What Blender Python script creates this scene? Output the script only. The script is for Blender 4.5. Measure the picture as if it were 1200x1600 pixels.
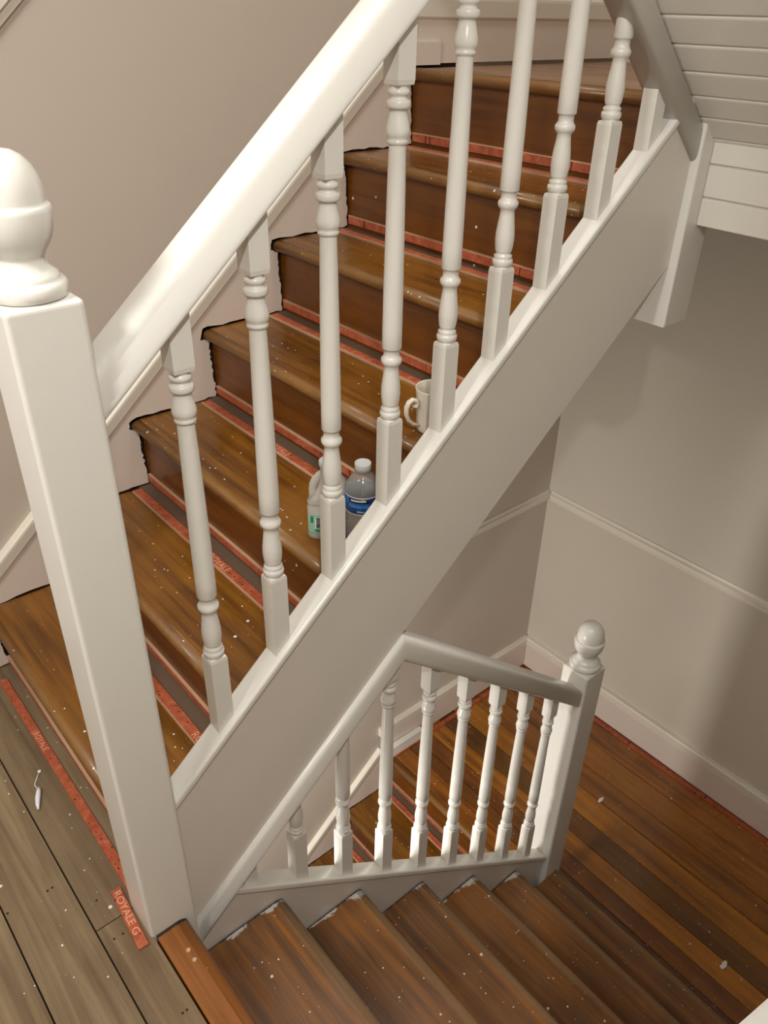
import bpy, bmesh, math, random
from mathutils import Vector, Matrix

for o in list(bpy.data.objects):
    bpy.data.objects.remove(o, do_unlink=True)
scene = bpy.context.scene
COL = scene.collection
random.seed(7)

# ------------------------------------------------------------------ camera
CX, CY, CZ, YAW, PITCH, ROLL, FPX = -.2711, -.9095, 1.4301, .8521, -.5651, .0253, 1250.14
cam_data = bpy.data.cameras.new('camera')
cam = bpy.data.objects.new('camera', cam_data)
COL.objects.link(cam)
fwd = Vector((math.cos(YAW) * math.cos(PITCH), math.sin(YAW) * math.cos(PITCH), math.sin(PITCH)))
rt = fwd.cross(Vector((0, 0, 1))).normalized()
up = rt.cross(fwd)
c_, s_ = math.cos(ROLL), math.sin(ROLL)
rt2, up2 = rt * c_ + up * s_, up * c_ - rt * s_
M = Matrix((rt2, up2, -fwd)).transposed().to_4x4()
M.translation = Vector((CX, CY, CZ))
cam.matrix_world = M
cam_data.sensor_fit = 'VERTICAL'
cam_data.sensor_height = 32.0
cam_data.lens = FPX / 1600.0 * 32.0
cam_data.clip_start = .02
scene.camera = cam

# ------------------------------------------------------------------ world, light, exposure
world = bpy.data.worlds.new('world')
scene.world = world
world.use_nodes = True
world.node_tree.nodes['Background'].inputs[0].default_value = (1, .93, .84, 1)
world.node_tree.nodes['Background'].inputs[1].default_value = .3

def lamp(name, loc, target, power, size, color):
    l = bpy.data.lights.new(name, 'AREA')
    l.shape = 'DISK'; l.size = size; l.energy = power; l.color = color
    o = bpy.data.objects.new(name, l); COL.objects.link(o)
    o.location = loc
    o.rotation_euler = (Vector(target) - Vector(loc)).to_track_quat('-Z', 'Y').to_euler()
    return o
WARM = (1, .975, .93)
lamp('hall_ceiling_light', (-.40, -1.20, 2.27), (.1, -.3, 0), 20, .09, WARM)
lamp('hall_fill_light', (-1.15, -.15, 2.3), (.5, -.25, -.5), 35, .5, WARM)  # broad unseen fill, added to brighten the far wall and lower landing
lamp('upper_landing_light', (1.0, .42, 3.05), (.9, .42, 0), 14, .4, WARM)
lamp('lower_hall_light', (-.12, .22, -.42), (.80, .70, -1.15), 22, .3, (1, .96, .90))

scene.view_settings.view_transform = 'Standard'
scene.view_settings.look = 'None'
scene.view_settings.exposure = 0.0
scene.view_settings.gamma = 1
scene.view_settings.use_curve_mapping = False

# ------------------------------------------------------------------ dimensions of the stair
r, g, W, H = .185, .218, .842, .044      # rise, going, flight width, half newel
X1, XD, L, XF = -.0096, .0182, 1.310, 2.194
YC = -.009                               # centre line of the balustrades
YR = -.925                               # right wall of the lower flight
SL = .8626

# ------------------------------------------------------------------ materials
def srgb(a, b, c):
    f = lambda v: (v / 255 / 12.92) if v / 255 <= .04045 else ((v / 255 + .055) / 1.055) ** 2.4
    return (f(a), f(b), f(c), 1)

class NT:
    def __init__(s, name):
        s.m = bpy.data.materials.new(name); s.m.use_nodes = True
        s.t = s.m.node_tree; s.b = s.t.nodes['Principled BSDF']
    def n(s, typ, **kw):
        nd = s.t.nodes.new(typ)
        for k, v in kw.items():
            if k in nd.inputs: nd.inputs[k].default_value = v
            else: setattr(nd, k, v)
        return nd
    def l(s, a, b): s.t.links.new(a, b)
    def coord(s, kind='Object', scale=(1, 1, 1), off=False):
        tc = s.n('ShaderNodeTexCoord')
        v = tc.outputs[kind]
        if off:
            oi = s.n('ShaderNodeObjectInfo')
            ml = s.n('ShaderNodeMath', operation='MULTIPLY'); ml.inputs[1].default_value = 37.0
            s.l(oi.outputs['Random'], ml.inputs[0])
            ad = s.n('ShaderNodeVectorMath', operation='ADD')
            s.l(v, ad.inputs[0]); s.l(ml.outputs[0], ad.inputs[1]); v = ad.outputs[0]
        mp = s.n('ShaderNodeMapping'); mp.inputs['Scale'].default_value = scale
        s.l(v, mp.inputs[0])
        return mp.outputs[0]
    def noise(s, vec, scale, detail=4, rough=.55, dist=0):
        nz = s.n('ShaderNodeTexNoise')
        nz.inputs['Scale'].default_value = scale; nz.inputs['Detail'].default_value = detail
        nz.inputs['Roughness'].default_value = rough; nz.inputs['Distortion'].default_value = dist
        s.l(vec, nz.inputs['Vector']); return nz.outputs[0]
    def ramp(s, fac, stops):
        cr = s.n('ShaderNodeValToRGB'); e = cr.color_ramp.elements
        e[0].position, e[0].color = stops[0]; e[1].position, e[1].color = stops[-1]
        for p, c in stops[1:-1]:
            x = e.new(p); x.color = c
        s.l(fac, cr.inputs[0]); return cr.outputs[0]
    def math(s, op, a, b=None, clamp=False):
        m = s.n('ShaderNodeMath', operation=op, use_clamp=clamp)
        for i, v in enumerate((a, b)):
            if v is None: continue
            if isinstance(v, (int, float)): m.inputs[i].default_value = v
            else: s.l(v, m.inputs[i])
        return m.outputs[0]
    def mix(s, fac, a, b, mode='MIX'):
        m = s.n('ShaderNodeMix', data_type='RGBA', blend_type=mode)
        for i, v in ((0, fac), (6, a), (7, b)):
            if isinstance(v, (int, float)): m.inputs[i].default_value = v
            elif isinstance(v, tuple): m.inputs[i].default_value = v
            else: s.l(v, m.inputs[i])
        return m.outputs[2]
    def bump(s, h, strength=.3, dist=.002):
        b = s.n('ShaderNodeBump'); b.inputs['Strength'].default_value = strength
        b.inputs['Distance'].default_value = dist
        s.l(h, b.inputs['Height']); s.l(b.outputs[0], s.b.inputs['Normal'])
    def base(s, c): s.l(c, s.b.inputs['Base Color']) if not isinstance(c, tuple) else setattr(s.b.inputs['Base Color'], 'default_value', c)

def map_range(t, v, a, b, c=0, d=1):
    m = t.n('ShaderNodeMapRange'); m.interpolation_type = 'SMOOTHSTEP'
    for i, x in enumerate((a, b, c, d)): m.inputs[i + 1].default_value = x
    t.l(v, m.inputs[0]); return m.outputs[0]

def paint(name, col, rough, bs=.15, scale=60, stretch=(1, 1, 1), var=.04):
    t = NT(name)
    v = t.coord('Object', stretch)
    nz = t.noise(v, scale, 5, .6)
    lo = tuple(c * (1 - var) for c in col[:3]) + (1,)
    big = t.noise(v, 5, 2)
    t.base(t.mix(big, lo, col))
    t.b.inputs['Roughness'].default_value = rough
    t.bump(nz, bs, .0015)
    return t.m

M_GLOSS = paint('white_gloss_paint', srgb(231, 229, 222), .28, .22, 38)
M_GLOSS2 = paint('white_satin_paint', srgb(226, 220, 211), .36, .18, 45)
M_STRING = paint('skirting_pink_white_paint', srgb(220, 206, 194), .5, .2, 60)
M_CAPM = paint('moulding_cream_paint', srgb(230, 223, 208), .4, .15, 60)
M_WALL = paint('taupe_wall_paint', srgb(198, 186, 173), .6, .06, 160)
M_WALLF = paint('greige_wall_paint', srgb(208, 199, 184), .6, .06, 160)
M_CEIL = paint('ceiling_white_paint', srgb(228, 224, 214), .7, .05, 120)
M_BOARD = paint('soffit_board_paint', srgb(226, 221, 212), .30, .14, 40)

def specks(t, vec, col, scale=55, keep=.86, size=.2, c=(.72, .66, .56, 1)):
    vo = t.n('ShaderNodeTexVoronoi'); vo.inputs['Scale'].default_value = scale
    vo.inputs['Randomness'].default_value = 1
    t.l(vec, vo.inputs['Vector'])
    sp = t.n('ShaderNodeSeparateColor'); t.l(vo.outputs['Color'], sp.inputs[0])
    a = t.math('GREATER_THAN', sp.outputs[0], keep)
    rr = t.math('MULTIPLY', sp.outputs[1], size)
    b = t.math('LESS_THAN', vo.outputs['Distance'], rr)
    return t.mix(t.math('MULTIPLY', a, b), col, c)

def wood(name, dark, mid, light, rough=.3, smear=None, worn=None, speck=.88, coat=.10, scale=1.0, tint=False):
    """varnished board, grain along local y.  smear = list of (axis value, sign) painted borders; worn = nosing wear"""
    t = NT(name)
    v = t.coord('Object', (1, 1, 1), True)
    mp = t.n('ShaderNodeMapping'); mp.inputs['Scale'].default_value = (42 * scale, 1.9 * scale, 36 * scale)
    t.l(v, mp.inputs[0])
    gr = t.noise(mp.outputs[0], 1.0, 6, .62, .6)
    mp2 = t.n('ShaderNodeMapping'); mp2.inputs['Scale'].default_value = (260 * scale, 6 * scale, 200)
    t.l(v, mp2.inputs[0])
    fine = t.noise(mp2.outputs[0], 1.0, 4, .6)
    col = t.ramp(gr, [(.30, dark), (.5, mid), (.72, light)])
    col = t.mix(t.math('MULTIPLY', map_range(t, fine, .45, .75), .34), col, dark, 'MIX')
    big = t.noise(v, 3.2, 3)
    col = t.mix(t.math('MULTIPLY', map_range(t, big, .42, .72), .5), col, light)
    if tint:
        oi = t.n('ShaderNodeObjectInfo')
        col = t.mix(1.0, col, oi.outputs['Color'], 'MULTIPLY')
    sep = t.n('ShaderNodeSeparateXYZ')
    tc = t.n('ShaderNodeTexCoord'); t.l(tc.outputs['Object'], sep.inputs[0])
    rgh = map_range(t, t.noise(v, 9, 4), .3, .75, rough * .8, rough * 1.5)
    if worn:
        ax = t.math('ABSOLUTE', sep.outputs[0])
        wn = t.noise(v, 22, 4)
        d = t.math('SUBTRACT', worn[1], ax)
        m = map_range(t, t.math('ADD', t.math('MULTIPLY', d, 60), t.math('MULTIPLY', wn, 1.2)), .55, 1.5)
        col = t.mix(t.math('MULTIPLY', m, .7), col, worn[0])
        rgh = t.math('ADD', rgh, t.math('MULTIPLY', m, .3))
    col = specks(t, v, col, 45, speck, .17)
    col = specks(t, v, col, 110, speck + .02, .22)
    if smear:
        geo = t.n('ShaderNodeNewGeometry'); sp = t.n('ShaderNodeSeparateXYZ'); t.l(geo.outputs['Position'], sp.inputs[0])
        sc = t.n('ShaderNodeMapping'); sc.inputs['Scale'].default_value = (1, 1, 1)
        t.l(geo.outputs['Position'], sc.inputs[0])
        wn = t.noise(sc.outputs[0], 46, 6, .75, 1.6)
        for (yv, sg, wd, strength) in smear:
            dist = t.math('MULTIPLY', t.math('SUBTRACT', sp.outputs[1], yv), sg)      # distance into the board
            patch = map_range(t, t.noise(sc.outputs[0], 11, 2), .40, .62)
            tip = map_range(t, t.math('ABSOLUTE', sep.outputs[0]), .0, .07, .32, 0)
            q = t.math('SUBTRACT', t.math('MULTIPLY', wn, strength), t.math('DIVIDE', dist, wd))
            q = t.math('SUBTRACT', t.math('ADD', q, tip), t.math('MULTIPLY', t.math('SUBTRACT', 1.0, patch), .46))
            m = t.math('MULTIPLY', map_range(t, q, .0, .16), .85)
            col = t.mix(m, col, srgb(206, 202, 196))
            dk = map_range(t, t.math('ADD', dist, t.math('MULTIPLY', wn, .008)), .0095, .0120, 1, 0)
            col = t.mix(dk, col, srgb(40, 26, 18))
    t.base(col)
    t.l(rgh, t.b.inputs['Roughness'])
    t.b.inputs['Coat Weight'].default_value = coat
    t.b.inputs['Coat Roughness'].default_value = .12
    t.bump(t.math('ADD', gr, fine), .12, .0008)
    return t.m

M_TREAD = wood('tread_varnish', srgb(72, 38, 4), srgb(110, 68, 14), srgb(138, 90, 26), .30,
               [(.834, -1, .012, .95)], (srgb(134, 100, 56), .012), .86)
M_RISER = wood('riser_varnish', srgb(74, 36, 2), srgb(98, 54, 4), srgb(116, 66, 8), .38, None, None, .975, .2)
M_DTREAD = wood('lower_tread_varnish', srgb(82, 57, 38), srgb(118, 80, 48), srgb(156, 98, 42), .34,
                [(-.022, -1, .032, 1.04)], (srgb(136, 108, 74), .024), .86)
M_DNOSE = wood('top_nosing_varnish', srgb(104, 60, 20), srgb(140, 84, 32), srgb(164, 104, 44), .34,
               [(-.044, -1, .010, .7)], None, .88)
M_LAND = wood('landing_varnish', srgb(96, 54, 6), srgb(150, 94, 18), srgb(182, 120, 32), .24, None, None, .89, .5, .8, True)
M_FLOOR = wood('bare_floorboard', srgb(92, 74, 52), srgb(120, 100, 74), srgb(146, 128, 98), .62, None, None, .9, .0, .7, True)
M_UPF = wood('upper_landing_board', srgb(104, 72, 52), srgb(138, 104, 78), srgb(160, 126, 98), .5, None, None, .95, .1)
M_EDGE = wood('bare_batten_wood', srgb(150, 110, 80), srgb(188, 150, 118), srgb(206, 170, 138), .6, None, None, .99, .0)

def plain(name, col, rough=.5, **kw):
    t = NT(name); t.base(col); t.b.inputs['Roughness'].default_value = rough
    for k, v in kw.items(): t.b.inputs[k].default_value = v
    nz = t.noise(t.coord('Object'), 80, 4); t.bump(nz, .1, .0008)
    return t.m
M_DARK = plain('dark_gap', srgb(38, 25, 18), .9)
M_DUST = plain('dusty_gap', srgb(100, 80, 62), .9)
M_TEXT = plain('strip_print', srgb(226, 160, 132), .6)

def gripper():
    t = NT('red_gripper_paint')
    v = t.coord('Object', (1, 1, 1), True)
    nz = t.noise(v, 60, 5, .65)
    col = t.ramp(nz, [(.3, srgb(150, 68, 38)), (.55, srgb(176, 92, 60)), (.8, srgb(198, 128, 98))])
    mp = t.n('ShaderNodeMapping'); mp.inputs['Scale'].default_value = (105, 58, 0); t.l(v, mp.inputs[0])
    vo = t.n('ShaderNodeTexVoronoi'); vo.inputs['Scale'].default_value = 1; vo.inputs['Randomness'].default_value = .55
    t.l(mp.outputs[0], vo.inputs['Vector'])
    m = t.math('LESS_THAN', vo.outputs['Distance'], .16)
    t.base(t.mix(m, col, srgb(70, 28, 18)))
    t.b.inputs['Roughness'].default_value = .55
    t.bump(nz, .25, .001)
    return t.m
M_GRIP = gripper()

# ------------------------------------------------------------------ mesh helpers
def mesh_obj(name, bm, mats, parent=None, loc=(0, 0, 0), bevel=0, smooth=False, world=True, segs=2, rot=None):
    """bm is in coordinates relative to loc; loc is a world position; parent an unrotated empty/object"""
    bmesh.ops.recalc_face_normals(bm, faces=bm.faces)
    me = bpy.data.meshes.new(name); bm.to_mesh(me); bm.free()
    for m in (mats if isinstance(mats, (list, tuple)) else [mats]): me.materials.append(m)
    if smooth:
        for p in me.polygons: p.use_smooth = True
    return link(name, me, parent, loc, bevel, segs, rot)

WORLD = {}
def link(name, me, parent, loc, bevel=0, segs=2, rot=None):
    o = bpy.data.objects.new(name, me); COL.objects.link(o)
    loc = Vector(loc); WORLD[o.name] = loc
    if parent is not None:
        o.parent = parent; o.location = loc - WORLD[parent.name]
    else: o.location = loc
    if rot: o.rotation_euler = rot
    if bevel:
        b = o.modifiers.new('bevel', 'BEVEL'); b.width = bevel; b.segments = segs
        b.limit_method = 'ANGLE'; b.angle_limit = math.radians(40)
        b.harden_normals = False
    return o

def thing(name, label, cat, loc=(0, 0, 0), group=None, rz=0):
    o = bpy.data.objects.new(name, None); COL.objects.link(o); o.location = loc
    o.empty_display_size = .05
    o.rotation_euler = (0, 0, rz)
    WORLD[o.name] = Vector(loc)
    o['label'] = label; o['category'] = cat
    if group: o['group'] = group
    return o
def tag(o, label, cat, group=None):
    o['label'] = label; o['category'] = cat
    if group: o['group'] = group
    return o
def struct(o): o['kind'] = 'structure'; return o

def box(bm, x0, x1, y0, y1, z0, z1, mi=0):
    vs = [bm.verts.new(p) for p in ((x0, y0, z0), (x1, y0, z0), (x1, y1, z0), (x0, y1, z0), (x0, y0, z1), (x1, y0, z1), (x1, y1, z1), (x0, y1, z1))]
    for f in ((0, 3, 2, 1), (4, 5, 6, 7), (0, 1, 5, 4), (1, 2, 6, 5), (2, 3, 7, 6), (3, 0, 4, 7)):
        bm.faces.new([vs[i] for i in f]).material_index = mi

def box_obj(name, x0, x1, y0, y1, z0, z1, mat, parent=None, bevel=0, jit=0):
    c = Vector(((x0 + x1) / 2, (y0 + y1) / 2, z0))
    bm = bmesh.new(); box(bm, x0 - c.x, x1 - c.x, y0 - c.y, y1 - c.y, 0, z1 - z0)
    return mesh_obj(name, bm, mat, parent, c, bevel)

def prism_y(name, pts, y0, y1, mat, parent=None, bevel=0, loc=None, segs=2):
    """polygon of world (x,z) points extruded from y0 to y1"""
    loc = Vector(loc) if loc else Vector((pts[0][0], (y0 + y1) / 2, pts[0][1]))
    bm = bmesh.new()
    a = [bm.verts.new((x - loc.x, y0 - loc.y, z - loc.z)) for x, z in pts]
    b = [bm.verts.new((x - loc.x, y1 - loc.y, z - loc.z)) for x, z in pts]
    n = len(pts)
    bm.faces.new(a); bm.faces.new(b[::-1])
    for i in range(n): bm.faces.new((a[i], b[i], b[(i + 1) % n], a[(i + 1) % n]))
    return mesh_obj(name, bm, mat, parent, loc, bevel, segs=segs)

def sweep(name, prof, p0, p1, nvec, uvec, mat, parent=None, smooth=False, bevel=0):
    """profile of (n,u) swept from p0 to p1"""
    p0, p1, nv, uv = Vector(p0), Vector(p1), Vector(nvec), Vector(uvec)
    bm = bmesh.new()
    a = [bm.verts.new(nv * n + uv * u) for n, u in prof]
    b = [bm.verts.new(p1 - p0 + nv * n + uv * u) for n, u in prof]
    k = len(prof)
    bm.faces.new(a); bm.faces.new(b[::-1])
    for i in range(k):
        f = bm.faces.new((a[i], b[i], b[(i + 1) % k], a[(i + 1) % k])); f.smooth = smooth
    return mesh_obj(name, bm, mat, parent, p0, bevel)

NS = 24
def ring(bm, kind, rad, z):
    out = []
    for i in range(NS):
        a = 2 * math.pi * (i + .5 * 0) / NS + math.pi / 4
        x, y = math.cos(a), math.sin(a)
        if kind == 's':
            k = 1 / max(abs(x), abs(y)); x *= k; y *= k
        out.append(bm.verts.new((x * rad, y * rad, z)))
    return out
def lathe(bm, rows, mi=0):
    """rows (kind, radius, z); kind s square, r round"""
    prev = None; pk = None; first = None
    for kind, rad, z in rows:
        cur = ring(bm, kind, rad, z)
        if prev:
            for i in range(NS):
                f = bm.faces.new((prev[i], prev[(i + 1) % NS], cur[(i + 1) % NS], cur[i]))
                f.smooth = (kind == 'r' and pk == 'r'); f.material_index = mi
        else: first = cur
        prev, pk = cur, kind
    bm.faces.new(first[::-1]).material_index = mi
    bm.faces.new(prev).material_index = mi

# ------------------------------------------------------------------ the room shell
BACK, FRONT, TOPZ, BOT = -2.0, -2.2, 3.25, -2.59
struct(box_obj('wall_left', BACK, XF, W, W + .1, BOT, TOPZ, M_WALL))
struct(box_obj('wall_far', XF, XF + .1, FRONT, W + .1, BOT, TOPZ, M_WALLF))
struct(box_obj('wall_right', .03, XF, YR - .1, YR, BOT, TOPZ, M_WALLF))
struct(box_obj('wall_back', BACK - .1, BACK, FRONT, W + .1, BOT, TOPZ, M_WALL))
struct(box_obj('wall_front', BACK, XF, FRONT - .1, FRONT, BOT, TOPZ, M_WALL))
struct(box_obj('wall_front', .03, .13, FRONT, YR - .1, BOT, TOPZ, M_WALL))
struct(box_obj('ceiling', BACK, -.12, FRONT, W, 2.36, 2.6, M_CEIL))
struct(box_obj('ceiling', -.12, XF, FRONT, W, TOPZ, TOPZ + .08, M_CEIL))
struct(box_obj('floor', BACK, XF, FRONT, W, BOT - .1, BOT, M_FLOOR))
bpy.data.objects['floor'].color = (.8, .7, .6, 1)

HOLES = [(-.153, .165), (-.144, .166), (-.226, .168), (-.090, .088), (-.080, -.003), (-.096, -.002), (-.122, .524), (-.063, -.193), (-.055, -.193)]
# upper hall floor: dark sub floor and loose old boards running across the view
fl = struct(box_obj('floor', BACK, -.037, FRONT, W, -.2, -.022, M_DARK))
struct(box_obj('floor', -.037, .006, -.044, W, -.2, -.022, M_DARK, fl))
def board(x0, x1, y0, y1, zt, par, mat, tint, th=.02, nm='floorboard', bv=.0012):
    o = box_obj(nm, x0 + .0012, x1 - .0012, y0, y1, zt - th, zt, mat, par, bv)
    o.color = tint
    return o
edges = [-.116, -.232, -.345, -.47, -.58, -.70, -.82, -.93, -1.05, -1.17, -1.28, -1.40, -1.52, -1.64, -1.76, -1.88, -1.998]
board(-.116, .0088, .033, W - .001, 0, fl, M_FLOOR, (.86, .84, .82, 1))
board(-.116, -.0385, FRONT, .031, 0, fl, M_FLOOR, (.84, .80, .76, 1))
for i, (a, b) in enumerate(zip(edges, edges[1:])):
    t_ = random.uniform(.92, 1.1)
    board(b, a, FRONT, W - .001, random.uniform(-.001, 0), fl, M_FLOOR, (t_, t_, t_ * .97, 1))

for hx, hy in HOLES:
    bm = bmesh.new(); bmesh.ops.create_cone(bm, cap_ends=True, segments=12, radius1=.0022, radius2=.0020, depth=.0006)
    mesh_obj('nail_hole', bm, M_DARK, fl, (hx, hy, .0003))
# half landing below
LZ = -7 * r
land = struct(box_obj('floor', 1.3335, XF, YR, W, LZ - .2, LZ - .022, M_DARK))
def _bx(*a): pass
lj = [(1.325, 1.405, (.86, .70, .55)), (1.405, 1.46, (.46, .38, .36)), (1.46, 1.535, (.56, .44, .40)), (1.535, 1.617, (1.0, .92, .86)), (1.617, 1.71, (.42, .40, .40)),
      (1.71, 1.82, (1.05, 1.0, .80)), (1.82, 1.93, (.80, .72, .66)), (1.93, 2.05, (.90, .82, .74)), (2.05, 2.190, (.92, .82, .72))]
for a, b, t_ in lj:
    y1 = W - .001
    board(a, b, YR, y1, LZ + random.uniform(-.0006, 0), land, M_LAND, t_ + (1,))
# upper landing slab, seen edge on
ul = struct(box_obj('floor', 1.3335, XF, YR, -.044, 1.07, 1.270, M_CEIL))
struct(box_obj('floor', 1.3335, XF, -.044, W, 1.07, 1.270, M_DARK, ul))
for a, b in ((1.326, 1.47), (1.47, 1.60), (1.60, 1.74), (1.74, 1.88), (1.88, 2.04), (2.04, 2.19)):
    board(a, b, -.02, W - .012, 1.293, ul, M_UPF, (1, 1, 1, 1), .022)

# ------------------------------------------------------------------ stair flights with risers facing the hall
def tread_mesh(depth, y0, y1, loc):
    """local x=0 at the nosing corner, depth towards +x (or -x when depth<0)"""
    s = 1 if depth > 0 else -1
    pts = [(depth, 0)]
    R_ = .013
    for i in range(0, 10):
        a = math.pi / 2 + i / 9 * math.pi
        pts.append((s * (R_ + .002 + math.cos(a) * (R_ + .008) - .001), -.0145 + math.sin(a) * .0145))
    pts.append((s * .02, -.029)); pts.append((depth, -.029))
    bm = bmesh.new()
    ny = 2
    a = [bm.verts.new((x, y0 - loc[1], z)) for x, z in pts]
    b = [bm.verts.new((x, y1 - loc[1], z)) for x, z in pts]
    n = len(pts)
    bm.faces.new(a); bm.faces.new(b[::-1])
    for i in range(n):
        f = bm.faces.new((a[i], b[i], b[(i + 1) % n], a[(i + 1) % n]))
        f.smooth = 0 < i < 11
    return bm

def text_mesh(body, size, ext=.0002):
    cu = bpy.data.curves.new('letters', 'FONT'); cu.body = body; cu.size = size; cu.extrude = ext
    o = bpy.data.objects.new('letters', cu); COL.objects.link(o)
    dg = bpy.context.evaluated_depsgraph_get()
    me = bpy.data.meshes.new_from_object(o.evaluated_get(dg))
    bpy.data.objects.remove(o, do_unlink=True); bpy.data.curves.remove(cu)
    return me
def strip_text(body, size, loc, parent, wide=1.0):
    """letters read towards -y with their heads towards +x, lying on a horizontal strip"""
    me = text_mesh(body, size)
    # text x -> -y , text y -> +x
    me.transform(Matrix(((0, 1, 0, 0), (-wide, 0, 0, 0), (0, 0, 1, 0), (0, 0, 0, 1))))
    me.materials.clear(); me.materials.append(M_TEXT)
    return link('lettering', me, parent, loc)

def rise_flight(root, zoff, ks, y0, y1, texts=()):
    for k in ks:
        xn = X1 + (k - 1) * g; z = zoff + k * r
        depth = .0266 if k == 7 else g + .020
        loc = (xn, 0, z)
        tr = mesh_obj('tread', tread_mesh(depth, y0, y1, loc), M_TREAD, root, loc)
        rs = box_obj('riser', xn + .020, xn + .034, y0, y1, z - r - .001, z - .028, M_RISER, root)
        # gripper strip nailed low on the riser, its bare top edge showing
        if not (k == 1 and zoff == 0):
            pass
        zs = z - r
        gs = box_obj('gripper_strip', xn + .0135, xn + .0198, y0 + .002, y1 - .012, zs + .012, zs + .031, M_GRIP, rs, .0006)
        box_obj('strip_edge', xn + .0130, xn + .0199, y0 + .002, y1 - .012, zs + .031, zs + .0335, M_EDGE, rs)
        if k < 7:
            xr = xn + g + .020
            gt = box_obj('gripper_strip', xr - .056, xr - .034, y0 + .002, y1 - .022, z + .0002, z + .006, M_GRIP, tr, .0006)
            box_obj('strip_edge', xr - .0585, xr - .056, y0 + .002, y1 - .022, z + .0002, z + .0056, M_EDGE, tr)
            box_obj('dust_line', xr - .034, xr - .0002, y0 + .002, y1 - .006, z + .0001, z + .0012, M_DUST, tr)
            for (kk, yy) in texts:
                if kk == k: strip_text('ROYALE', .022, (xr - .053, yy, z + .0062), gt)

U = thing('upper_stair_flight', 'varnished brown wooden stair flight going up on the left, white closed string and seven steps', 'staircase', (.1, .4, 0))
rise_flight(U, 0, range(1, 8), .008, W - .006, [(1, .17), (2, .45), (3, .52)])

# closed outer string with cap, plane of the balusters
def zl(a, b): return lambda x: a + b * x
cap_top = zl(.2505, SL); u_bot = zl(-.103, SL)
xa, xb = H, L - H
prism_y('string_board', [(xa, u_bot(xa) - .035), (.50, u_bot(.50) - .035), (.53, u_bot(.53)), (xb, u_bot(xb)), (xb, cap_top(xb) - .02), (xa, cap_top(xa) - .02)], -.026, .008, M_GLOSS2, U)
capU = prism_y('string_cap', [(xa, cap_top(xa) - .021), (xb, cap_top(xb) - .021), (xb, cap_top(xb)), (xa, cap_top(xa))], -.034, .012, M_GLOSS, U, .005, segs=3)
prism_y('soffit_board', [(xa, u_bot(xa) + .012), (xb, u_bot(xb) + .012), (xb, u_bot(xb) + .03), (xa, u_bot(xa) + .03)], .009, W - .016, M_BOARD, U)

# ragged painted skirting of the wall side: follows the steps
def wall_string(parent, zoff, k0, k1, xs, xe, capb, y0=W - .013, y1=W - .0005, name='wall_string'):
    pts = []
    rnd = random.Random(5 + k0)
    j = lambda s=.0028: rnd.uniform(-s, s)
    def seg(p, q, n):
        for i in range(n):
            t_ = i / n + rnd.uniform(-.25, .25) / n * (i > 0)
            pts.append((p[0] + (q[0] - p[0]) * t_ + j(), p[1] + (q[1] - p[1]) * t_ + j()))
    off = .0045
    z = zoff + (k0 - 1) * r + off
    x = xs
    for k in range(k0, k1 + 1):
        xn = X1 + (k - 1) * g
        seg((x, z), (xn + .014, z), 12)                      # along tread k-1 to the riser of k
        seg((xn + .014, z), (xn + .012, z + .05), 6)
        seg((xn + .012, z + .05), (xn + .006, z + r - .036), 14)
        seg((xn + .006, z + r - .036), (xn - .013, z + r - .028), 3)
        seg((xn - .013, z + r - .028), (xn - .009, z + r), 4)
        z += r; x = xn - .008
    seg((x, z), (xe, z), 8)
    pts.append((xe, z))
    pts.append((xe, capb(xe))); pts.append((xs, capb(xs)))
    loc = Vector((xs, y0, zoff))
    n = len(pts)
    from mathutils.geometry import delaunay_2d_cdt
    vv, ee, ff, *_ = delaunay_2d_cdt([Vector((p[0] - loc.x, p[1] - loc.z)) for p in pts], [(i, (i + 1) % n) for i in range(n)], [list(range(n))], 1, 1e-5)
    bm = bmesh.new()
    f = [bm.verts.new((p.x, 0, p.y)) for p in vv]
    for t_ in ff: bm.faces.new([f[i] for i in t_])
    res = bmesh.ops.extrude_face_region(bm, geom=bm.faces[:])
    bmesh.ops.translate(bm, verts=[e for e in res['geom'] if isinstance(e, bmesh.types.BMVert)], vec=(0, y1 - y0, 0))
    return mesh_obj(name, bm, M_STRING, parent, loc)

CAPPROF = [(0, 0), (.015, 0), (.019, .004), (.022, .034), (.0215, .040), (.018, .0445), (0, .046)]
capb = zl(.222, .869)
ws = struct(wall_string(None, 0, 1, 7, -.36, 1.29, capb, name='baseboard_left'))
ws2 = sweep('skirting_cap', [(-n, u) for n, u in CAPPROF], (-.36, W, capb(-.36)), (1.262, W, capb(1.262)), (0, 1, 0), (0, 0, 1), M_CAPM, ws)
sweep('skirting_cap', [(-n, u) for n, u in CAPPROF], (1.262, W, 1.315), (1.262, W, 1.425), (0, 1, 0), (1, 0, 0), M_CAPM, ws)
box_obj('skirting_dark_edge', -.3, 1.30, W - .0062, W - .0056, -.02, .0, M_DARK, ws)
# dark filler line seen round the steps
bm = bmesh.new()
for k in range(1, 8):
    xn = X1 + (k - 1) * g
    box(bm, xn - .022 + .3, xn + .0205 + .3, 0, .001, (k - 1) * r, k * r + .002)
    box(bm, xn - .012 + .3, xn + g + .01 + .3, 0, .001, k * r - .004, k * r + .008)
mesh_obj('dark_joint', bm, M_DARK, ws, (-.3, W - .0052, 0))

# upper landing skirting on the left wall
bl = struct(box_obj('baseboard_left', 1.302, XF, W - .013, W - .0005, 1.303, 1.402, M_STRING))
sweep('skirting_cap', [(-n, u * 1.2) for n, u in CAPPROF], (1.262, W, 1.402), (XF, W, 1.402), (0, 1, 0), (0, 0, 1), M_CAPM, bl)
box_obj('plinth_block', 1.300, 1.40, W - .02, W - .0135, 1.300, 1.352, M_STRING, bl)

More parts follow.
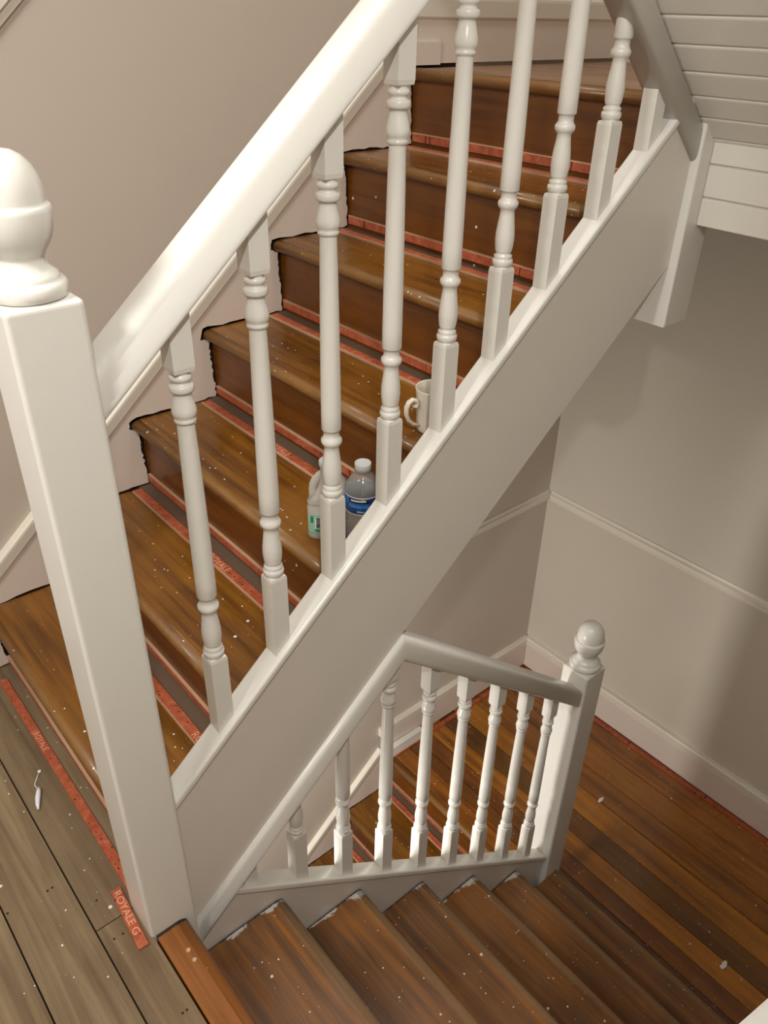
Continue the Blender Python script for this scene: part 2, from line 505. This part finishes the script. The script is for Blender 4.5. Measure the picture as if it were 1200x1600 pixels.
# dado rail sloping up the left wall
DADO = [(0, 0), (.008, .002), (.010, .010), (.006, .013), (.006, .017), (.018, .022), (.019, .034), (.010, .040), (.006, .050), (0, .052)]
dd = zl(1.118, .87)
struct(sweep('trim_1', [(-n, u * 1.2) for n, u in DADO], (-.3, W, dd(-.3)), (1.4, W, dd(1.4)), (0, 1, 0), (0, 0, 1), M_CAPM))

# ---- flight from the half landing down to the lower hall (same stair, one storey down)
E_ = thing('lower_left_stair_flight', 'brown wooden steps descending beneath the white string, seen behind the lower balusters', 'staircase', (.6, .4, BOT))
rise_flight(E_, BOT, range(3, 8), -.0, W - .006)
zE = BOT
capbE = zl(.222 + BOT, .869)
wsE = struct(wall_string(None, BOT, 3, 7, .12, 1.29, capbE, name='baseboard_left'))
sweep('skirting_cap', [(-n, u) for n, u in CAPPROF], (.12, W, capbE(.12)), (1.262, W, capbE(1.262)), (0, 1, 0), (0, 0, 1), M_CAPM, wsE)
# landing skirtings
bb = struct(box_obj('baseboard_left', 1.290, XF - .014, W - .014, W - .0005, LZ + .012, LZ + .145, M_STRING))
sweep('skirting_cap', [(-n, u) for n, u in CAPPROF], (1.262, W, LZ + .142), (XF - .01, W, LZ + .142), (0, 1, 0), (0, 0, 1), M_CAPM, bb)
bf = struct(box_obj('baseboard_far', XF - .014, XF - .0005, YR, W - .015, LZ + .012, LZ + .145, M_STRING))
sweep('skirting_cap', [(-n, u) for n, u in CAPPROF], (XF, YR, LZ + .142), (XF, W - .01, LZ + .142), (1, 0, 0), (0, 0, 1), M_CAPM, bf)
# gripper strips of the landing
for y0, y1 in ((YR + .01, -.17), (-.165, .20), (.204, .50), (.503, W - .035)):
    box_obj('gripper_strip', 2.158, 2.180, y0, y1, LZ, LZ + .006, M_GRIP, land, .0006)
for x0, x1 in ((1.318, 1.49), (1.493, 1.63), (1.634, 1.86), (1.864, 2.155)):
    box_obj('gripper_strip', x0, x1, W - .044, W - .024, LZ, LZ + .006, M_GRIP, land, .0006)
bt = box_obj('wooden_batten', 1.30, 1.485, W - .041, W - .0165, LZ + .006, LZ + .062, M_GLOSS, None, .003)
tag(bt, 'short white painted batten at the foot of the left skirting on the lower landing', 'batten')

# dado on the far wall and the lower left wall
DZ = -.347
struct(sweep('trim_2', [(-n * .8, u) for n, u in DADO], (XF, YR, DZ), (XF, W - .018, DZ), (1, 0, 0), (0, 0, 1), M_CAPM))
struct(sweep('trim_3', [(-n * .8, u) for n, u in DADO], (1.2, W, DZ), (XF - .002, W, DZ), (0, 1, 0), (0, 0, 1), M_CAPM))

# ------------------------------------------------------------------ right hand flight going down
D = thing('lower_right_stair_flight', 'worn brown steps going down on the right to the lower landing, paint splashed ends', 'staircase', (.6, -.45, LZ))
d_cap = zl(.071, -.843)
for k in range(0, 7):
    xn = XD + k * g; z = -k * r
    y1 = -.0262 if 0 < k < 6 else -.0445
    if k == 0:
        loc = (xn, 0, z)
        t0 = mesh_obj('top_nosing', tread_mesh(-.054, YR + .004, y1, loc), M_DNOSE, D, loc)
        for yy in (-.105, -.127):
            bm = bmesh.new()
            bmesh.ops.create_cone(bm, cap_ends=True, segments=16, radius1=.0042, radius2=.0038, depth=.0012)
            mesh_obj('screw_plug', bm, M_EDGE, t0, (-.004, yy, .0007))
    else:
        loc = (xn, 0, z)
        mesh_obj('tread', tread_mesh(-(g + .02), YR + .004, y1, loc), M_DTREAD, D, loc)
    box_obj('riser', xn - .034, xn - .020, YR + .004, y1, z - r, z - .028, M_RISER, D)
# its closed string, the part seen between the cap and the treads
DX0, DX1 = H, L - H
dbot = zl(-.30, -.843)
prism_y('string_board', [(DX0, dbot(DX0)), (DX1, dbot(DX1)), (DX1, d_cap(DX1) - .018), (.12, d_cap(.12) - .018), (DX0, u_bot(DX0) - .02)], -.0235, .0065, M_GLOSS2, D)
prism_y('string_cap', [(.118, d_cap(.118) - .020), (DX1, d_cap(DX1) - .020), (DX1, d_cap(DX1)), (.118, d_cap(.118))], -.034, .012, M_GLOSS, D, .004, segs=3)
prism_y('soffit_board', [(.05, -.43), (1.26, -1.46), (1.26, -1.44), (.05, -.40)], YR + .004, -.03, M_BOARD, D)

# ------------------------------------------------------------------ flight above: boarded soffit, string
v_s = zl(2.354, -.868)                      # underside line of soffit
V = thing('overhead_stair_flight', 'white boarded underside of the stair flight overhead at upper right', 'staircase', (1.3, -.4, 1.2))
prism_y('string_board', [(L - .02, v_s(L - .02)), (-.05, v_s(-.05)), (-.05, v_s(-.05) + .36), (L - .02, v_s(L - .02) + .36)], -.024, .008, M_GLOSS2, V)
gx = [1.312, 1.298, 1.254, 1.2105, 1.1645, 1.117, 1.069]
while gx[-1] > 0: gx.append(gx[-1] - .048)
for i, (xa_, xb_) in enumerate(zip(gx, gx[1:])):
    xb_ += .0030
    prism_y('soffit_board', [(xa_, v_s(xa_)), (xb_, v_s(xb_)), (xb_, v_s(xb_) + .014), (xa_, v_s(xa_) + .014)], YR + .001, -.0245, M_BOARD, V, .0036)
prism_y('soffit_backing', [(1.31, v_s(1.31) + .0135), (-.05, v_s(-.05) + .0135), (-.05, v_s(-.05) + .03), (1.31, v_s(1.31) + .03)], YR + .001, -.0245, M_BOARD, V)
fa = thing('landing_fascia', 'white horizontal board fascia along the upper landing edge at the right', 'fascia', (1.31, -.4, 1.06))
for z0, z1 in ((1.066, 1.1178), (1.1212, 1.1788), (1.1822, 1.2295)):
    box_obj('fascia_board', 1.306, 1.3235, YR + .001, -.0445, z0, z1, M_BOARD, fa, .002)
box_obj('fascia_backing', 1.312, 1.3242, YR + .001, -.0446, 1.068, 1.228, M_BOARD, fa)

# ------------------------------------------------------------------ newel posts
def finial(bm, z0, s=1.0):
    prof = [(.036, 0), (.0410, .002), (.0428, .008), (.0425, .014), (.0400, .0185), (.0360, .0195), (.0360, .0215), (.0345, .0255), (.0300, .029), (.0255, .034), (.0240, .040), (.0240, .0440), (.0255, .0455),
            (.0275, .050), (.0325, .057), (.0375, .067), (.0400, .079), (.0405, .090), (.0400, .0945), (.0385, .0962), (.0362, .0966), (.0362, .100), (.0358, .112), (.0330, .124),
            (.0280, .1345), (.0205, .1430), (.0115, .1480), (.004, .1495)]
    lathe(bm, [('r', a * s, z0 + b * s) for a, b in prof])

def newel(label, x, y, zb, zt, fin=True, cham=.006, fs=1.0):
    t = thing('newel_post', label, 'newel post', (x, y, zb))
    bm = bmesh.new(); box(bm, -H, H, -H, H, 0, zt - zb)
    mesh_obj('post_shaft', bm, M_GLOSS, t, (x, y, zb), .006 if fin else .0045, segs=4)
    if fin:
        bm = bmesh.new(); finial(bm, 0, fs)
        mesh_obj('acorn_finial', bm, M_GLOSS, t, (x, y, zt - .0005))
    return t
newel('tall white square newel post in the left foreground, round acorn finial on top', 0, 0, -.30, 1.152)
newel('white newel post with acorn finial at the foot of the right flight', L, 0, LZ, -.170, True, .006, 1.06)
newel('white drop newel hanging below the upper landing at the right, no finial', L, 0, .857, 1.56, False)

# ------------------------------------------------------------------ balusters and rails
def baluster_bm(foot_slope, height, top_slope=0):
    """origin at foot centre on the cap. foot_slope: cap slope; clipped at height by a plane of top_slope"""
    S, q = .0152, .0150
    rows = [('s', S, -.03), ('s', S, .142), ('s', S * .93, .147), ('r', .0135, .1485), ('r', .0150, .1500), ('r', .0168, .1535), ('r', .0172, .1575), ('r', .0165, .1610), ('r', .0140, .1625),
            ('r', .0152, .1650), ('r', .0152, .1675), ('r', .0122, .1700), ('r', .0122, .1725), ('r', .0138, .1740), ('r', .0138, .1755), ('r', .0150, .182), ('r', .0158, .192), ('r', .0155, .203), ('r', .0140, .217),
            ('r', .0120, .232), ('r', .0116, .240), ('r', .0140, .2425), ('r', .0166, .2465), ('r', .0168, .2520), ('r', .0140, .2555), ('r', .0125, .2590), ('r', .0128, .2680), ('r', .0150, .2690),
            ('r', .0158, .2705), ('r', .0157, .30), ('r', .0153, .36), ('r', .0143, .44), ('r', .0130, .52), ('r', .0120, .562), ('r', .0120, .5635), ('r', .0148, .5650), ('r', .0150, .5690),
            ('r', .0132, .5705), ('r', .0154, .5735), ('r', .0168, .5785), ('r', .0167, .583), ('r', .0152, .590), ('r', .0134, .597), ('r', .0122, .603), ('r', .0122, .6075), ('r', .0155, .6085), ('r', .0166, .6110), ('r', .0166, .6160), ('r', .0155, .6185),
            ('r', .0120, .6195), ('r', .0116, .6235), ('r', .0142, .6250), ('r', .0152, .6280), ('r', .0142, .6315), ('r', .0118, .6325), ('r', .0118, .6355), ('s', S * .93, .637), ('s', S, .643), ('s', S, .80)]
    bm = bmesh.new(); lathe(bm, rows)
    def cut(co, no):
        geom = bm.verts[:] + bm.edges[:] + bm.faces[:]
        res = bmesh.ops.bisect_plane(bm, geom=geom, plane_co=co, plane_no=no, clear_outer=True)
        ed = [e for e in res['geom_cut'] if isinstance(e, bmesh.types.BMEdge)]
        bmesh.ops.holes_fill(bm, edges=ed)
    cut((0, 0, height), (-top_slope, 0, 1))
    cut((0, 0, 0), (foot_slope, 0, -1))
    return bm
def baluster(parent, x, base, slope, top, tslope, share=None):
    z = base(x)
    if share is None:
        return mesh_obj('baluster', baluster_bm(slope, top(x) - z, tslope), M_GLOSS, parent, (x, YC + .002, z), .0005 if False else 0)
    return link('baluster', share, parent, (x, YC + .002, z))

RW, RH = .0295, .0265
def rail_prof():
    pts = []
    for i in range(32):
        a = 2 * math.pi * i / 32
        c, s = math.cos(a), math.sin(a)
        e = .42
        pts.append((math.copysign(abs(c) ** e, c) * RW, math.copysign(abs(s) ** e, s) * RH))
    return pts
def rail(name, parent, path, cut0=None, cut1=None, mat=None):
    """path of (x,z) points, swept at y = YC with mitred bends; ends cut vertical"""
    bm = bmesh.new(); prof = rail_prof(); rings = []
    P = [Vector((a, 0, b)) for a, b in path]
    for i, p in enumerate(P):
        d0 = (P[i] - P[i - 1]).normalized() if i > 0 else None
        d1 = (P[i + 1] - P[i]).normalized() if i < len(P) - 1 else None
        if d0 is None or d1 is None:
            d = d1 or d0
            nn = Vector((-d.z, 0, d.x))
            # vertical end: shear so that the end lies in plane x = const
            if (cut0 if d0 is None else cut1) == 'v':
                mit = Vector((0, 0, 1)) * (1 / abs(nn.z)) * (1 if nn.z > 0 else -1)
            else: mit = nn
        else:
            n0 = Vector((-d0.z, 0, d0.x)); n1 = Vector((-d1.z, 0, d1.x))
            m = (n0 + n1).normalized(); mit = m / m.dot(n1)
        rings.append([bm.verts.new(p - P[0] + Vector((0, 1, 0)) * a + mit * b) for a, b in prof])
    n = len(prof)
    for A, B in zip(rings, rings[1:]):
        for i in range(n):
            f = bm.faces.new((A[i], A[(i + 1) % n], B[(i + 1) % n], B[i])); f.smooth = True
    bm.faces.new(rings[0]); bm.faces.new(rings[-1][::-1])
    return mesh_obj(name, bm, mat or M_GLOSS, parent, (P[0].x, YC, P[0].z))

# upper balustrade
u_rail = zl(.992, .862); vo = .034
v_rail = lambda x: v_s(x) - vo
ux = (2.354 - vo - .992) / (.862 + .868)
BU = thing('upper_balustrade', 'white balustrade climbing left to right, thick handrail over turned spindles', 'balustrade', (.6, YC, cap_top(.6)))
rail('handrail', BU, [(H - .006, u_rail(H - .006)), (ux, u_rail(ux)), (L - H + .004, v_rail(L - H + .004))], 'v', 'v')
u_und = lambda x: u_rail(x) - .030
v_und = lambda x: v_rail(x) - .030
full = None
for i in range(9):
    x = .162 + .1213 * i
    if u_und(x) < v_und(x):
        if full is None:
            o = baluster(BU, x, cap_top, SL, u_und, .862); full = o.data
        else: o = baluster(BU, x, cap_top, SL, u_und, .862, full)
    else:
        o = baluster(BU, x, cap_top, SL, v_und, -.868)

# lower balustrade, its rail turns down along the underside of the upper string
d_rail = zl(.812, -.843); i_rail = lambda x: u_bot(x) - .036
ix = (.812 + .103 + .036) / (.843 + SL)
BD = thing('lower_balustrade', 'smaller white balustrade of turned spindles below, its rail bending along the string above', 'balustrade', (.7, YC, d_cap(.7)))
rail('handrail', BD, [(H - .004, i_rail(H - .004)), (ix, i_rail(ix)), (L - H + .006, d_rail(L - H + .006))], 'v', 'v')
d_und = lambda x: d_rail(x) - .030
i_und = lambda x: i_rail(x) - .030
full = None
for x in [.175] + [.297 + .1237 * i for i in range(8)]:
    if d_und(x) < i_und(x):
        if full is None:
            o = baluster(BD, x, d_cap, -.843, d_und, -.843); full = o.data
        else: o = baluster(BD, x, d_cap, -.843, d_und, -.843, full)
    else:
        o = baluster(BD, x, d_cap, -.843, i_und, SL)

# wall side rail of the right flight, only its top seen at the lower right corner
RR = thing('wall_handrail', 'white handrail end cutting the bottom right corner of the view', 'handrail', (.3, -.885, .6))
w_rail = zl(.878, -.86)
bm = bmesh.new()
oldYC = YC
YC = -.889
rail('rail_bar', RR, [(.02, w_rail(.02)), (1.2, w_rail(1.2))], 'v', 'v')
YC = oldYC
for x in (.35, 1.0):
    box_obj('rail_bracket', x, x + .02, YR - .0, -.882, w_rail(x) - .06, w_rail(x) - .02, M_GLOSS, RR, .002)

# ------------------------------------------------------------------ gripper strips of the hall floor
fs = box_obj('gripper_strip', -.0375, -.0185, .06, .778, .0, .0062, M_GRIP, fl, .0006)
strip_text('ROYALE', .018, (-.0345, .56, .0064), fs)
ls = box_obj('gripper_strip', -.0095, .0095, -.068, .068, 0, .006, M_GRIP, None, .0006)
ls.location = (-.0585, .016, .0); ls.rotation_euler = (0, 0, math.radians(-3.5))
WORLD[ls.name] = Vector(ls.location)
tag(ls, 'short loose orange red gripper strip lettered ROYALE, on the floorboards by the tall newel', 'strip')
me = text_mesh('ROYALE G', .0185)
me.transform(Matrix(((0, 1, 0, 0), (-1.18, 0, 0, 0), (0, 0, 1, 0), (0, 0, 0, 1))))
me.materials.clear(); me.materials.append(M_TEXT)
lt = bpy.data.objects.new('lettering', me); COL.objects.link(lt); lt.parent = ls; lt.location = (-.0062, .062, .0062)

# ------------------------------------------------------------------ things standing on the treads
def clear_plastic(name, col, rough, trans=1.0, alpha=None):
    t = NT(name); t.base(col)
    t.b.inputs['Roughness'].default_value = rough
    t.b.inputs['Transmission Weight'].default_value = trans
    t.b.inputs['IOR'].default_value = 1.35
    nz = t.noise(t.coord('Object'), 30, 3); t.bump(nz, .15, .002)
    return t.m
M_PET = clear_plastic('clear_bottle_plastic', (.86, .88, .88, 1), .08, .86)
M_HDPE = NT('milky_plastic')
M_HDPE.base(srgb(226, 224, 216)); M_HDPE.b.inputs['Roughness'].default_value = .38
M_HDPE.b.inputs['Transmission Weight'].default_value = .45; M_HDPE.b.inputs['IOR'].default_value = 1.3
M_HDPE = M_HDPE.m
M_BLUE = plain('blue_label', srgb(24, 92, 168), .3)
M_NAVY = plain('navy_label', srgb(34, 40, 110), .3)
M_BLACK = plain('black_print', srgb(22, 22, 26), .35)
M_WHT = plain('white_print', srgb(226, 228, 230), .4)
M_SKY = plain('pale_blue_print', srgb(120, 178, 222), .4)
M_MINT = plain('mint_label', srgb(140, 196, 170), .4)
M_GREEN = plain('green_print', srgb(40, 130, 90), .4)
M_CAPP = plain('clear_white_cap', srgb(205, 208, 208), .3)
M_LINING = plain('label_back', srgb(150, 156, 160), .4)
M_CERAM = plain('white_glazed_ceramic', srgb(222, 214, 200), .18)

VIEW = math.atan2(CY - .08, CX - .54)         # direction from the bottle towards the hall

def tube_wall(bm, prof, th=.0006, seg=40):
    """closed thin walled body of revolution from an outer profile (r,z)"""
    inner = [(max(a - th, .0004), b + (th if i == 0 else 0)) for i, (a, b) in enumerate(prof)]
    loop = prof + inner[::-1]
    rings = [[bm.verts.new((math.cos(2 * math.pi * j / seg) * a, math.sin(2 * math.pi * j / seg) * a, z)) for j in range(seg)] for a, z in loop]
    n = len(rings)
    for i in range(n - 1):
        for j in range(seg):
            f = bm.faces.new((rings[i][j], rings[i][(j + 1) % seg], rings[i + 1][(j + 1) % seg], rings[i + 1][j])); f.smooth = True
    bm.faces.new(rings[0][::-1]); bm.faces.new(rings[-1])

def band(bm, rad, z0, z1, a0, a1, seg=24, mi=0, th=.0003):
    A, B = [], []
    for j in range(seg + 1):
        a = a0 + (a1 - a0) * j / seg
        A.append((bm.verts.new((rad * math.cos(a), rad * math.sin(a), z0)), bm.verts.new((rad * math.cos(a), rad * math.sin(a), z1))))
        rr_ = rad - th
        B.append((bm.verts.new((rr_ * math.cos(a), rr_ * math.sin(a), z0)), bm.verts.new((rr_ * math.cos(a), rr_ * math.sin(a), z1))))
    for j in range(seg):
        for q in ((A[j][0], A[j + 1][0], A[j + 1][1], A[j][1]), (B[j][0], B[j][1], B[j + 1][1], B[j + 1][0]), (A[j][1], A[j + 1][1], B[j + 1][1], B[j][1]), (A[j][0], B[j][0], B[j + 1][0], A[j + 1][0])):
            f = bm.faces.new(q); f.smooth = True; f.material_index = mi

def wrap_text(body, size, rad, zc, ang, parent, mat, loc, name='lettering'):
    me = text_mesh(body, size, .00012)
    xs = [v.co.x for v in me.vertices]; mx = (min(xs) + max(xs)) / 2
    for v in me.vertices:
        a = ang + (v.co.x - mx) / rad
        rr_ = rad + v.co.z + .0002
        v.co = Vector((rr_ * math.cos(a), rr_ * math.sin(a), zc + v.co.y))
    me.materials.clear(); me.materials.append(mat)
    return link(name, me, parent, loc)

bpos = Vector((.5455, .086, 3 * r))
B = thing('water_bottle', 'clear plastic water bottle with blue label and frosted cap, on the third step', 'bottle', bpos)
prof = [(.026, 0), (.031, .004), (.0325, .010)]
z = .012
while z < .060:
    prof += [(.0330, z), (.0312, z + .005), (.0330, z + .010)]; z += .011
prof += [(.0332, .069), (.0326, .071), (.0326, .108), (.0332, .111), (.0326, .117), (.0300, .125), (.0250, .133), (.0195, .140), (.0150, .145), (.0140, .149), (.0155, .150), (.0155, .1515), (.0130, .1525), (.0130, .154)]
bm = bmesh.new(); tube_wall(bm, prof, .0008)
mesh_obj('bottle_body', bm, M_PET, B, bpos)
bm = bmesh.new(); band(bm, .0336, .0715, .1075, VIEW - 3.1, VIEW + 3.1, 48)
lab = mesh_obj('label', bm, M_BLUE, B, bpos)
bm = bmesh.new(); band(bm, .0316, .0720, .1070, VIEW - 3.1, VIEW + 3.1, 48)
mesh_obj('label_lining', bm, M_LINING, lab, bpos)
for za, zb in ((.106, .108), (.0710, .0722)):
    bm = bmesh.new(); band(bm, .0339, za, zb, VIEW - 3.1, VIEW + 3.1, 48)
    mesh_obj('label_border', bm, M_WHT, lab, bpos)
bm = bmesh.new(); band(bm, .0339, .0960, .1052, VIEW - .85, VIEW + .35, 16)
mesh_obj('label_panel', bm, M_BLACK, lab, bpos)
bm = bmesh.new(); band(bm, .0339, .0930, .1052, VIEW + .36, VIEW + 1.6, 16)
mesh_obj('label_panel', bm, M_NAVY, lab, bpos)
bm = bmesh.new(); band(bm, .0341, .0990, .1022, VIEW - .7, VIEW + .2, 12)
mesh_obj('label_bar', bm, M_WHT, lab, bpos)
wrap_text('PURIFIED WATER', .0066, .0340, .0865, VIEW - .05, lab, M_SKY, bpos)
wrap_text('500mL', .0054, .0340, .0765, VIEW - .1, lab, M_WHT, bpos)
bm = bmesh.new()
lathe(bm, [('r', .0148, 0), ('r', .0155, .0006), ('r', .0155, .0120), ('r', .0147, .0132), ('r', .0118, .0134), ('r', .0115, .0126)])
mesh_obj('cap', bm, M_CAPP, B, bpos + Vector((0, 0, .1530)))

# milk jug ----------------------------------------------------
jpos = Vector((.503, .139, 3 * r))
J = thing('milk_jug', 'translucent white plastic jug with mint green barcode label, beside the water bottle', 'jug', jpos)
JA = math.radians(-48)                         # jug local x = to the viewer's right
def jrot(v): return Vector((v[0] * math.cos(JA) - v[1] * math.sin(JA), v[0] * math.sin(JA) + v[1] * math.cos(JA), v[2] * .91))
def jring(bm, hw, hd, z, cx=0, ex=.35):
    out = []
    for i in range(28):
        a = 2 * math.pi * i / 28
        c, s = math.cos(a), math.sin(a)
        out.append(bm.verts.new(jrot((cx + math.copysign(abs(c) ** ex, c) * hw, math.copysign(abs(s) ** ex, s) * hd, z))))
    return out
bm = bmesh.new()
rows = [(.030, .026, 0, 0, .4), (.0345, .030, .003, 0, .4), (.0365, .032, .012, 0, .4), (.0365, .032, .078, 0, .4), (.0350, .0305, .082, 0, .4), (.0350, .0305, .086, 0, .4), (.0365, .032, .090, 0, .4),
        (.0295, .031, .104, .0070, .5), (.0265, .029, .118, .009, .6), (.0235, .025, .132, .009, .8), (.019, .020, .146, .005, .9), (.0145, .0145, .158, .002, 1), (.0135, .0135, .162, 0, 1), (.0135, .0135, .168, 0, 1)]
prev = None
for hw, hd, z, cx, ex in rows:
    cur = jring(bm, hw, hd, z, cx, ex)
    if prev:
        for i in range(28):
            f = bm.faces.new((prev[i], prev[(i + 1) % 28], cur[(i + 1) % 28], cur[i])); f.smooth = True
    else: bm.faces.new(cur[::-1])
    prev = cur
bm.faces.new(prev)
mesh_obj('jug_body', bm, M_HDPE, J, jpos)
def pipe(bm, pts, rad, seg=12, flat=1.0, nrm=None):
    rings = []
    for i, p in enumerate(pts):
        p = Vector(p)
        d = (Vector(pts[min(i + 1, len(pts) - 1)]) - Vector(pts[max(i - 1, 0)])).normalized()
        rr_ = rad[i] if isinstance(rad, (list, tuple)) else rad
        a = nrm if nrm is not None else (d.orthogonal().normalized() if abs(d.z) > .999 else d.cross(Vector((0, 0, 1))).normalized())
        b = d.cross(a)
        rings.append([bm.verts.new(p + (a * math.cos(2 * math.pi * j / seg) * flat + b * math.sin(2 * math.pi * j / seg)) * rr_) for j in range(seg)])
    for A, B_ in zip(rings, rings[1:]):
        for j in range(seg):
            f = bm.faces.new((A[j], A[(j + 1) % seg], B_[(j + 1) % seg], B_[j])); f.smooth = True
    bm.faces.new(rings[0][::-1]); bm.faces.new(rings[-1])
bm = bmesh.new()
hp = [(-.024, 0, .084), (-.0275, 0, .094), (-.0280, 0, .106), (-.0270, 0, .118), (-.0225, 0, .129), (-.014, 0, .139), (-.005, 0, .147)]
pipe(bm, [jrot(p) for p in hp], [.0095, .0090, .0085, .0085, .0090, .0100, .0105], 12, 1.0, Vector((-math.sin(JA), math.cos(JA), 0)))
mesh_obj('jug_handle', bm, M_HDPE, J, jpos)
bm = bmesh.new(); lathe(bm, [('r', .0150, 0), ('r', .0155, .001), ('r', .0155, .010), ('r', .0145, .0112)])
mesh_obj('cap', bm, M_CAPP, J, jpos + Vector((0, 0, .1515)))
def jpanel(name, x0, x1, z0, z1, mat, par, d):
    bm = bmesh.new()
    box(bm, x0, x1, -.0322 - d, -.0318, z0, z1)
    for v in bm.verts: v.co = jrot(v.co)
    return mesh_obj(name, bm, mat, par, jpos)
jl = jpanel('label', -.030, .030, .022, .066, M_MINT, J, .0003)
jp = jpanel('barcode_panel', -.019, .004, .032, .060, M_WHT, jl, .0006)
rb = random.Random(3); z = .034
bm = bmesh.new()
while z < .058:
    h_ = rb.choice((.0006, .0011, .0016)); box(bm, -.0165, -.003, -.0322 - .0009, -.0322, z, z + h_); z += h_ + rb.choice((.0006, .001))
for v in bm.verts: v.co = jrot(v.co)
bc = mesh_obj('barcode', bm, M_BLACK, jl, jpos)
jpanel('label_print', -.027, -.022, .046, .062, M_GREEN, jl, .0006)
jpanel('label_print', -.019, -.006, .025, .030, M_GREEN, jl, .0006)

# mug ---------------------------------------------------------
mpos = Vector((.713, .0785, 4 * r))
MG = thing('mug', 'white ceramic mug with fluted sides and scrolled handle, on the fourth step', 'mug', mpos)
bm = bmesh.new(); seg = 96
outer = [(.029, 0, 0), (.0315, .003, 0), (.0325, .008, 0), (.0330, .016, 1), (.0335, .040, 1), (.0345, .060, 1), (.0350, .066, .3), (.0352, .070, 0), (.0362, .080, 0), (.0372, .0865, 0), (.0368, .088, 0), (.0350, .0865, 0), (.0335, .070, 0), (.0318, .030, 0), (.029, .008, 0), (.010, .006, 0)]
prev = None; first = None
for a, z, fl_ in outer:
    cur = []
    for j in range(seg):
        rr_ = a - fl_ * .0017 * (1 - abs(math.cos(j * math.pi * 30 / seg * 1.0)))
        cur.append(bm.verts.new((rr_ * math.cos(2 * math.pi * j / seg), rr_ * math.sin(2 * math.pi * j / seg), z)))
    if prev:
        for j in range(seg):
            f = bm.faces.new((prev[j], prev[(j + 1) % seg], cur[(j + 1) % seg], cur[j])); f.smooth = True
    else: first = cur
    prev = cur
bm.faces.new(first[::-1]); bm.faces.new(prev)
mesh_obj('mug_body', bm, M_CERAM, MG, mpos)
hd = Vector((-.93, .20, 0)).normalized()
bm = bmesh.new()
hp = [(.046, .058), (.041, .056), (.0385, .061), (.041, .068), (.048, .071), (.056, .067), (.061, .057), (.061, .044), (.056, .031), (.046, .021), (.0325, .016)]
pipe(bm, [hd * a + Vector((0, 0, b)) for a, b in hp], [.003, .004, .0042, .0042, .0042, .0042, .0042, .0042, .0040, .0036, .003], 12, 1.5, hd.cross(Vector((0, 0, 1))))
mesh_obj('handle', bm, M_CERAM, MG, mpos)

# ------------------------------------------------------------------ small litter
def flake(name, label, pos, s, seed, group=None):
    rd = random.Random(seed)
    bm = bmesh.new(); bmesh.ops.create_icosphere(bm, subdivisions=2, radius=1)
    for v in bm.verts:
        k = rd.uniform(.45, 1.25)
        v.co = Vector((v.co.x * s[0] * k, v.co.y * s[1] * k, (v.co.z * .5 + .5) * s[2] * (1 if v.co.z > 0 else .6)))
    o = mesh_obj(name, bm, M_WHT, None, pos)
    tag(o, label, 'paint scrap', group)
    return o
flake('paint_scrap', 'crumpled white paint scrap on the second step beside the string', (.352, .020, 2 * r + .0002), (.010, .006, .010), 1)
flake('paint_scrap', 'white paint splash scrap on the fourth step edge below the mug', (.645, .034, 4 * r + .0002), (.012, .008, .005), 2)
flake('paint_scrap', 'white paint crumb on the lower landing boards right of the newel post', (1.83, .10, LZ + .0002), (.016, .008, .003), 3)
flake('paint_scrap', 'larger white paint smear scrap near the lower right corner of the landing', (1.60, -.575, LZ + .0002), (.020, .009, .003), 4)
# old sealant nozzle and drip on the floor boards
N_ = thing('sealant_drip', 'dried white sealant drip with a round end, lying on the floorboards at left', 'sealant', (-.080, .38, 0))
bm = bmesh.new()
pipe(bm, [(-.100, .352, .0045), (-.096, .365, .006), (-.090, .380, .0065), (-.084, .392, .0065), (-.080, .402, .006)], [.002, .0045, .0055, .0050, .0042], 12)
mesh_obj('drip_body', bm, M_WHT, N_, (0, 0, 0))
bm = bmesh.new()
pipe(bm, [(-.0815, .405, .002), (-.083, .420, .002), (-.074, .433, .002), (-.064, .445, .002)], [.0008, .0011, .0013, .0014], 8)
mesh_obj('drip_tail', bm, M_WHT, N_, (0, 0, 0))
bm = bmesh.new(); bmesh.ops.create_uvsphere(bm, u_segments=12, v_segments=8, radius=.0042)
for v in bm.verts: v.co.z *= .6
mesh_obj('drip_knob', bm, M_WHT, N_, (-.0615, .449, .0025), smooth=True)
